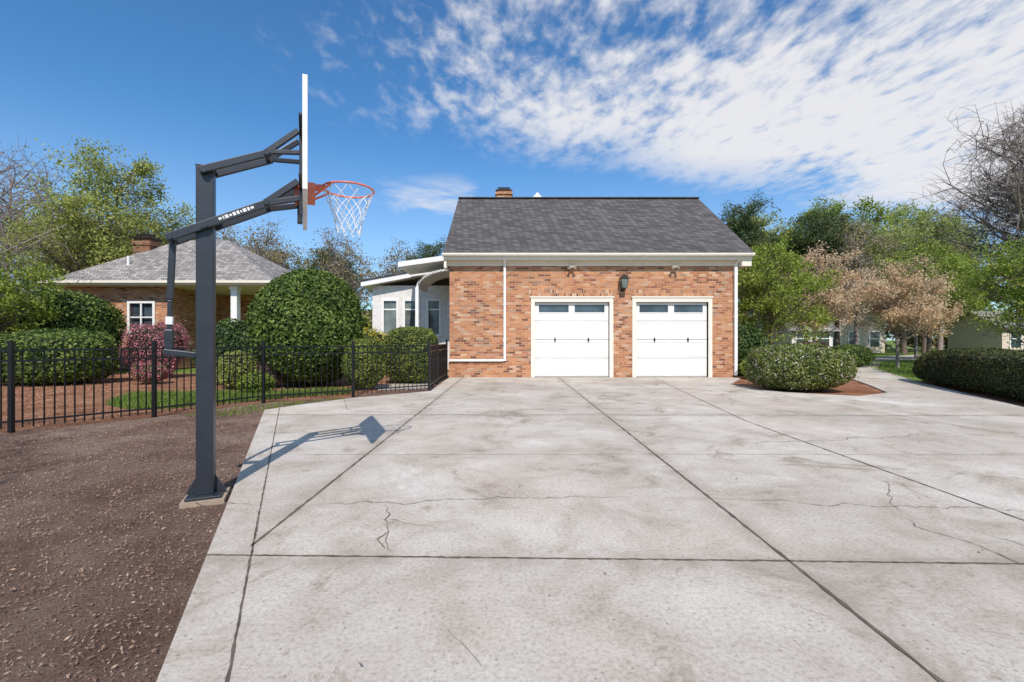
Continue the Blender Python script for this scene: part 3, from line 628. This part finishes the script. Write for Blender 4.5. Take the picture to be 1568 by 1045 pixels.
# ------------------------------------------------------------ trees
tree('spring_tree',-20.8,24,L_YEL,h=11.3,rx=4.3,z0=1.6,ncl=110,cr=1.1,lpc=430,ls=.13,r0=.2,seed=11,twigs=8,flat=.85)
tree('bare_tree',-27.5,25,L_OLIVE,BARKG,h=12,rx=4.2,z0=3,ncl=50,cr=1.3,lpc=60,ls=.12,r0=.22,seed=12,twigs=14,sub=3,tw=.02)
tree('bare_tree',-20.2,16,None,BARKG,h=9.2,rx=4.6,z0=3,ncl=40,cr=1.2,lpc=0,ls=.1,r0=.2,seed=13,twigs=12,sub=3,tw=.012)
tree('plum_tree',-22.5,28,L_RED,h=8.0,rx=3.6,z0=1.5,ncl=46,cr=1.,lpc=200,ls=.16,r0=.16,seed=14,twigs=8)
A1=tree('spring_tree',21,41,L_YEL,h=13.2,rx=4.2,z0=3.5,ncl=80,cr=1.15,lpc=330,ls=.20,r0=.22,seed=21,twigs=5,asp=.7)
A2=tree('spring_tree',30,42,L_SPRING,h=16.0,rx=4.0,z0=3.5,ncl=64,cr=1.15,lpc=290,ls=.19,r0=.24,seed=22,twigs=8,flat=.9,asp=.7)
A3=tree('pine_tree',18.2,36,L_PINE,h=12.8,rx=2.7,z0=4.,ncl=56,cr=.95,lpc=360,ls=.2,r0=.18,seed=23,twigs=4,flat=.6,asp=.3)
A4=tree('bare_tree',-17,45,L_OLIVE,BARKG,h=11.5,rx=4.2,z0=3,ncl=50,cr=1.4,lpc=100,ls=.2,r0=.22,seed=24,twigs=10,sub=3,tw=.03)
copy_tree(A2,'spring_tree',37,43,1.0,1.4,.98,L_PALE); copy_tree(A2,'spring_tree',33.5,37,.85,2.6,.80,L_PALE); copy_tree(A1,'spring_tree',25,45,1.0,2)
copy_tree(A3,'pine_tree',25.2,38,1.05,1.0,.98); copy_tree(A3,'pine_tree',33.0,50,1.25,2.0,1.25); copy_tree(A3,'pine_tree',-31,41,1.2,2.1,.98); copy_tree(A3,'pine_tree',-8.2,48,1.1,.5,.95)
copy_tree(A4,'bare_tree',-12.5,50,1.0,1.1); copy_tree(A4,'bare_tree',38.5,41,1.0,2.0,1.1); copy_tree(A4,'bare_tree',-21,38,.95,3); copy_tree(A4,'bare_tree',-28,44,1.1,4)
copy_tree(A1,'spring_tree',-24,46,.85,1,None,L_OLIVE); copy_tree(A1,'spring_tree',-29,40,.85,2,None,L_OLIVE); copy_tree(A1,'spring_tree',-12,60,.9,3,None,L_OLIVE); copy_tree(A1,'spring_tree',-20.5,52,.95,4,None,L_PINE)
copy_tree(A2,'spring_tree',-37,38,.85,4,None,L_OLIVE); copy_tree(A2,'spring_tree',44,46,.9,2,None,L_SPRING); copy_tree(A4,'bare_tree',28,37,.9,5,.95)
tree('maple_tree',10.4,18.4,L_SPRING,h=5.2,rx=2.6,z0=.7,ncl=60,cr=.6,lpc=380,ls=.09,r0=.07,seed=31,twigs=6)
C1=tree('flowering_tree',16.9,25.5,L_BLOSSOM,BARKG,h=6.4,rx=3.0,z0=1.6,ncl=64,cr=.7,lpc=260,ls=.12,r0=.10,seed=32,twigs=6,sub=2,tw=.011)
tree('flowering_tree',17.6,20.8,L_BLOSSOM,BARKG,h=5.0,rx=2.3,z0=.9,ncl=60,cr=.55,lpc=330,ls=.09,r0=.08,seed=33,twigs=6,sub=2,tw=.010)
tree('maple_tree',16.3,13.4,L_SPRING,h=5.3,rx=2.7,z0=.5,ncl=80,cr=.65,lpc=460,ls=.075,r0=.09,seed=34,twigs=6)
copy_tree(C1,'flowering_tree',27.5,31,1.1,2,None,L_PALE)
tree('bare_tree',23.6,20,None,BARKG,h=12.6,rx=4.8,z0=4.0,ncl=110,cr=1.5,lpc=0,ls=.1,r0=.26,seed=35,twigs=14,sub=4,tw=.018)
tree('willow_tree',26.5,29,L_SPRING,h=8.3,rx=3.4,z0=1.5,ncl=60,cr=.85,lpc=330,ls=.13,r0=.14,seed=36,twigs=6)
tree('oak_tree',-6.2,-2.2,L_SPRING,h=7.6,rx=2.6,z0=3.6,ncl=46,cr=.65,lpc=80,ls=.10,r0=.13,seed=41,twigs=7)
pts=[];
R=random.Random(5)
for i in range(620):
    a=R.uniform(-1.25,1.25); dist=R.uniform(62,90); x=math.sin(a)*dist; y=math.cos(a)*dist
    hh=R.uniform(.1,1)*(7.2+2*math.sin(a*9)+1.5*math.sin(a*23)); n=200
    D=rng.normal(size=(n,3)); D/=np.linalg.norm(D,axis=1)[:,None]
    pts.append(D*(rng.random(n)**.4*R.uniform(1.2,2.6))[:,None]*np.array([1,1,.8])+np.array([x,y,hh]))
TP=np.concatenate(pts); tp=quads(TP,.5,.7); mi=np.repeat(np.array([R.choice([0,1,1,2,3]) for _ in range(620)]),200)
obj('distant_trees',quadmesh('distant_trees',tp,[L_PINE,L_OLIVE,L_SPRING,L_PALE],mi))

# ------------------------------------------------------------ distant houses right
def house(name,x0,x1,y0,y1,h,rh,wall,roof,wn):
    e=empty(name,((x0+x1)/2,y0,0)); w=MB(); w.box(x0,x1,y0,y1,0,h); ym=(y0+y1)/2
    for x in (x0,x1-.2): w.add([(x,y0,h),(x,y1,h),(x,ym,h+rh),(x+.2,y0,h),(x+.2,y1,h),(x+.2,ym,h+rh)],[(0,2,1),(3,4,5),(0,1,4,3),(1,2,5,4),(2,0,3,5)])
    w.build('walls',wall,e); r=MB(); k=.4; sl=rh/(ym-y0)
    r.add([(x0-k,y0-k,h-k*sl+.1),(x1+k,y0-k,h-k*sl+.1),(x1+k,ym,h+rh+.1),(x0-k,ym,h+rh+.1),(x0-k,y1+k,h-k*sl+.1),(x1+k,y1+k,h-k*sl+.1)],[(0,1,2,3),(3,2,5,4)]); r.build('roof',roof,e)
    g=MB()
    for k in range(wn):
        cx_=x0+(k+.5)*(x1-x0)/wn
        for zb in ([.6] if h<4 else [.9,3.6]):
            g.box(cx_-.45,cx_+.45,y0-.03,y0-.005,zb,zb+1.4); g.box(cx_-.55,cx_-.452,y0-.06,y0-.004,zb-.1,zb+1.5,1); g.box(cx_+.452,cx_+.55,y0-.06,y0-.004,zb-.1,zb+1.5,1)
            g.box(cx_-.45,cx_+.45,y0-.06,y0-.031,zb+.72,zb+.78,1); g.box(cx_-.45,cx_+.45,y0-.06,y0-.004,zb+1.402,zb+1.5,1)
    g.build('windows',[GLASS,WHITE],e)
    dm=MB()
    for k in (.3,.7):
        cx_=x0+k*(x1-x0); yb=y0+1.0; zb=h+sl*1.0
        dm.box(cx_-.6,cx_+.6,yb,yb+2,zb-.2,zb+1.2); dm.add([(cx_-.75,yb-.1,zb+1.2),(cx_+.75,yb-.1,zb+1.2),(cx_,yb-.1,zb+1.9),(cx_-.75,yb+2.4,zb+1.2),(cx_+.75,yb+2.4,zb+1.2),(cx_,yb+2.4,zb+1.9)],[(0,1,2),(3,5,4),(0,2,5,3),(1,4,5,2)],1)
        dm.box(cx_-.35,cx_+.35,yb-.03,yb-.004,zb+.1,zb+1.0,2)
    if wn>3: dm.build('dormers',[wall,roof,GLASS],e)
house('beige_house',26,36,44,52,3.9,2.6,TAUPE,ROOFL,5)
house('white_cottage',20.6,23.6,33.5,37,2.0,1.0,SIDING,ROOFL,2)
house('beige_house',43,50,40,45,2.4,1.4,TAUPE,ROOFL,3)

# ------------------------------------------------------------ sky, sun, camera
EL=math.radians(47)
w=bpy.data.worlds.new('World'); scene.world=w; w.use_nodes=True; nt=w.node_tree; nt.nodes.clear()
out=N(nt,'ShaderNodeOutputWorld'); sky=N(nt,'ShaderNodeTexSky',sky_type='NISHITA',sun_disc=False,sun_elevation=EL)
sky.sun_rotation=math.atan2(.08,-1.0); sky.air_density=1.0; sky.dust_density=.4; sky.ozone_density=2.0
tint=mix(nt,1.0,sky.outputs[0],(.50,.93,1.22),'MULTIPLY')
bg=N(nt,'ShaderNodeBackground'); bg.inputs['Strength'].default_value=.138; nt.links.new(tint,bg.inputs['Color'])
cb=N(nt,'ShaderNodeBackground'); cb.inputs['Color'].default_value=(.96,.955,.98,1); cb.inputs['Strength'].default_value=.88
tc=N(nt,'ShaderNodeTexCoord'); s=N(nt,'ShaderNodeSeparateXYZ'); nt.links.new(tc.outputs['Generated'],s.inputs[0])
z=mth(nt,'MAXIMUM',s.outputs[2],.02); u=mth(nt,'DIVIDE',s.outputs[0],z); v=mth(nt,'DIVIDE',s.outputs[1],z)
cv=N(nt,'ShaderNodeCombineXYZ'); nt.links.new(u,cv.inputs[0]); nt.links.new(v,cv.inputs[1])
mp=N(nt,'ShaderNodeMapping'); mp.inputs['Rotation'].default_value=(0,0,math.radians(-28)); mp.inputs['Scale'].default_value=(1.45,.85,1); nt.links.new(cv.outputs[0],mp.inputs[0])
nc=noise(nt,mp.outputs[0],8.0,5,.58,.15); nb=noise(nt,cv.outputs[0],1.3,3,.5); nf=noise(nt,cv.outputs[0],1.8,7,.6,.5); nm=noise(nt,mp.outputs[0],3.2,6,.6,.2)
def smooth(x,a,b_):
    n=N(nt,'ShaderNodeMapRange',interpolation_type='SMOOTHSTEP'); n.inputs['From Min'].default_value=a; n.inputs['From Max'].default_value=b_; nt.links.new(x,n.inputs['Value']); return n.outputs[0]
edge=mth(nt,'SUBTRACT',mth(nt,'MULTIPLY_ADD',u,.40,2.42),v); edge=mth(nt,'ADD',edge,mth(nt,'MULTIPLY_ADD',nb,.8,-.4))
mask=mth(nt,'MULTIPLY',smooth(edge,-.35,.6),smooth(mth(nt,'ADD',u,mth(nt,'MULTIPLY',nb,.6)),-.85,.15))
solid=smooth(mth(nt,'ADD',mth(nt,'MULTIPLY',u,.5),v),1.3,2.9)
mixn=mth(nt,'MULTIPLY_ADD',nc,.62,mth(nt,'MULTIPLY',nm,.38))
cells=mth(nt,'ADD',mixn,mth(nt,'MULTIPLY_ADD',solid,.22,mth(nt,'MULTIPLY_ADD',nb,.30,-.15)))
cells=mth(nt,'ADD',cells,mth(nt,'MULTIPLY_ADD',mask,.18,-.18))
cl=mth(nt,'MULTIPLY',smooth(cells,.40,.72),mask)
wm=mth(nt,'MULTIPLY',smooth(mth(nt,'ABSOLUTE',mth(nt,'ADD',u,.45)),.7,.1),smooth(mth(nt,'ABSOLUTE',mth(nt,'SUBTRACT',v,3.3)),.7,.1))
wisp=mth(nt,'MULTIPLY',wm,smooth(nf,.36,.66))
hz=mth(nt,'MULTIPLY',smooth(s.outputs[2],.42,.0),.34)
f=mth(nt,'MAXIMUM',mth(nt,'MULTIPLY',cl,.95),mth(nt,'MAXIMUM',mth(nt,'MULTIPLY',wisp,.7),hz),clamp=True)
ms=N(nt,'ShaderNodeMixShader'); nt.links.new(f,ms.inputs[0]); nt.links.new(bg.outputs[0],ms.inputs[1]); nt.links.new(cb.outputs[0],ms.inputs[2]); nt.links.new(ms.outputs[0],out.inputs['Surface'])

sd=bpy.data.lights.new('sun','SUN'); sd.energy=4.6; sd.angle=math.radians(.5); sd.color=(1,.935,.855)
so=bpy.data.objects.new('sun',sd); COL.objects.link(so)
S_=Vector((.08*math.cos(EL),-math.cos(EL),math.sin(EL))); so.rotation_euler=S_.to_track_quat('Z','Y').to_euler(); so.location=(2,-20,20)

cd=bpy.data.cameras.new('camera'); cam=bpy.data.objects.new('camera',cd); COL.objects.link(cam); scene.camera=cam
cam.location=(0,0,1.24); cam.rotation_euler=(math.radians(90),0,0); cd.sensor_width=36; cd.lens=16.07; cd.clip_start=.05; cd.clip_end=3000; cd.shift_x=.0012; cd.shift_y=-.001
scene.view_settings.view_transform='Standard'; scene.view_settings.look='None'; scene.view_settings.exposure=0
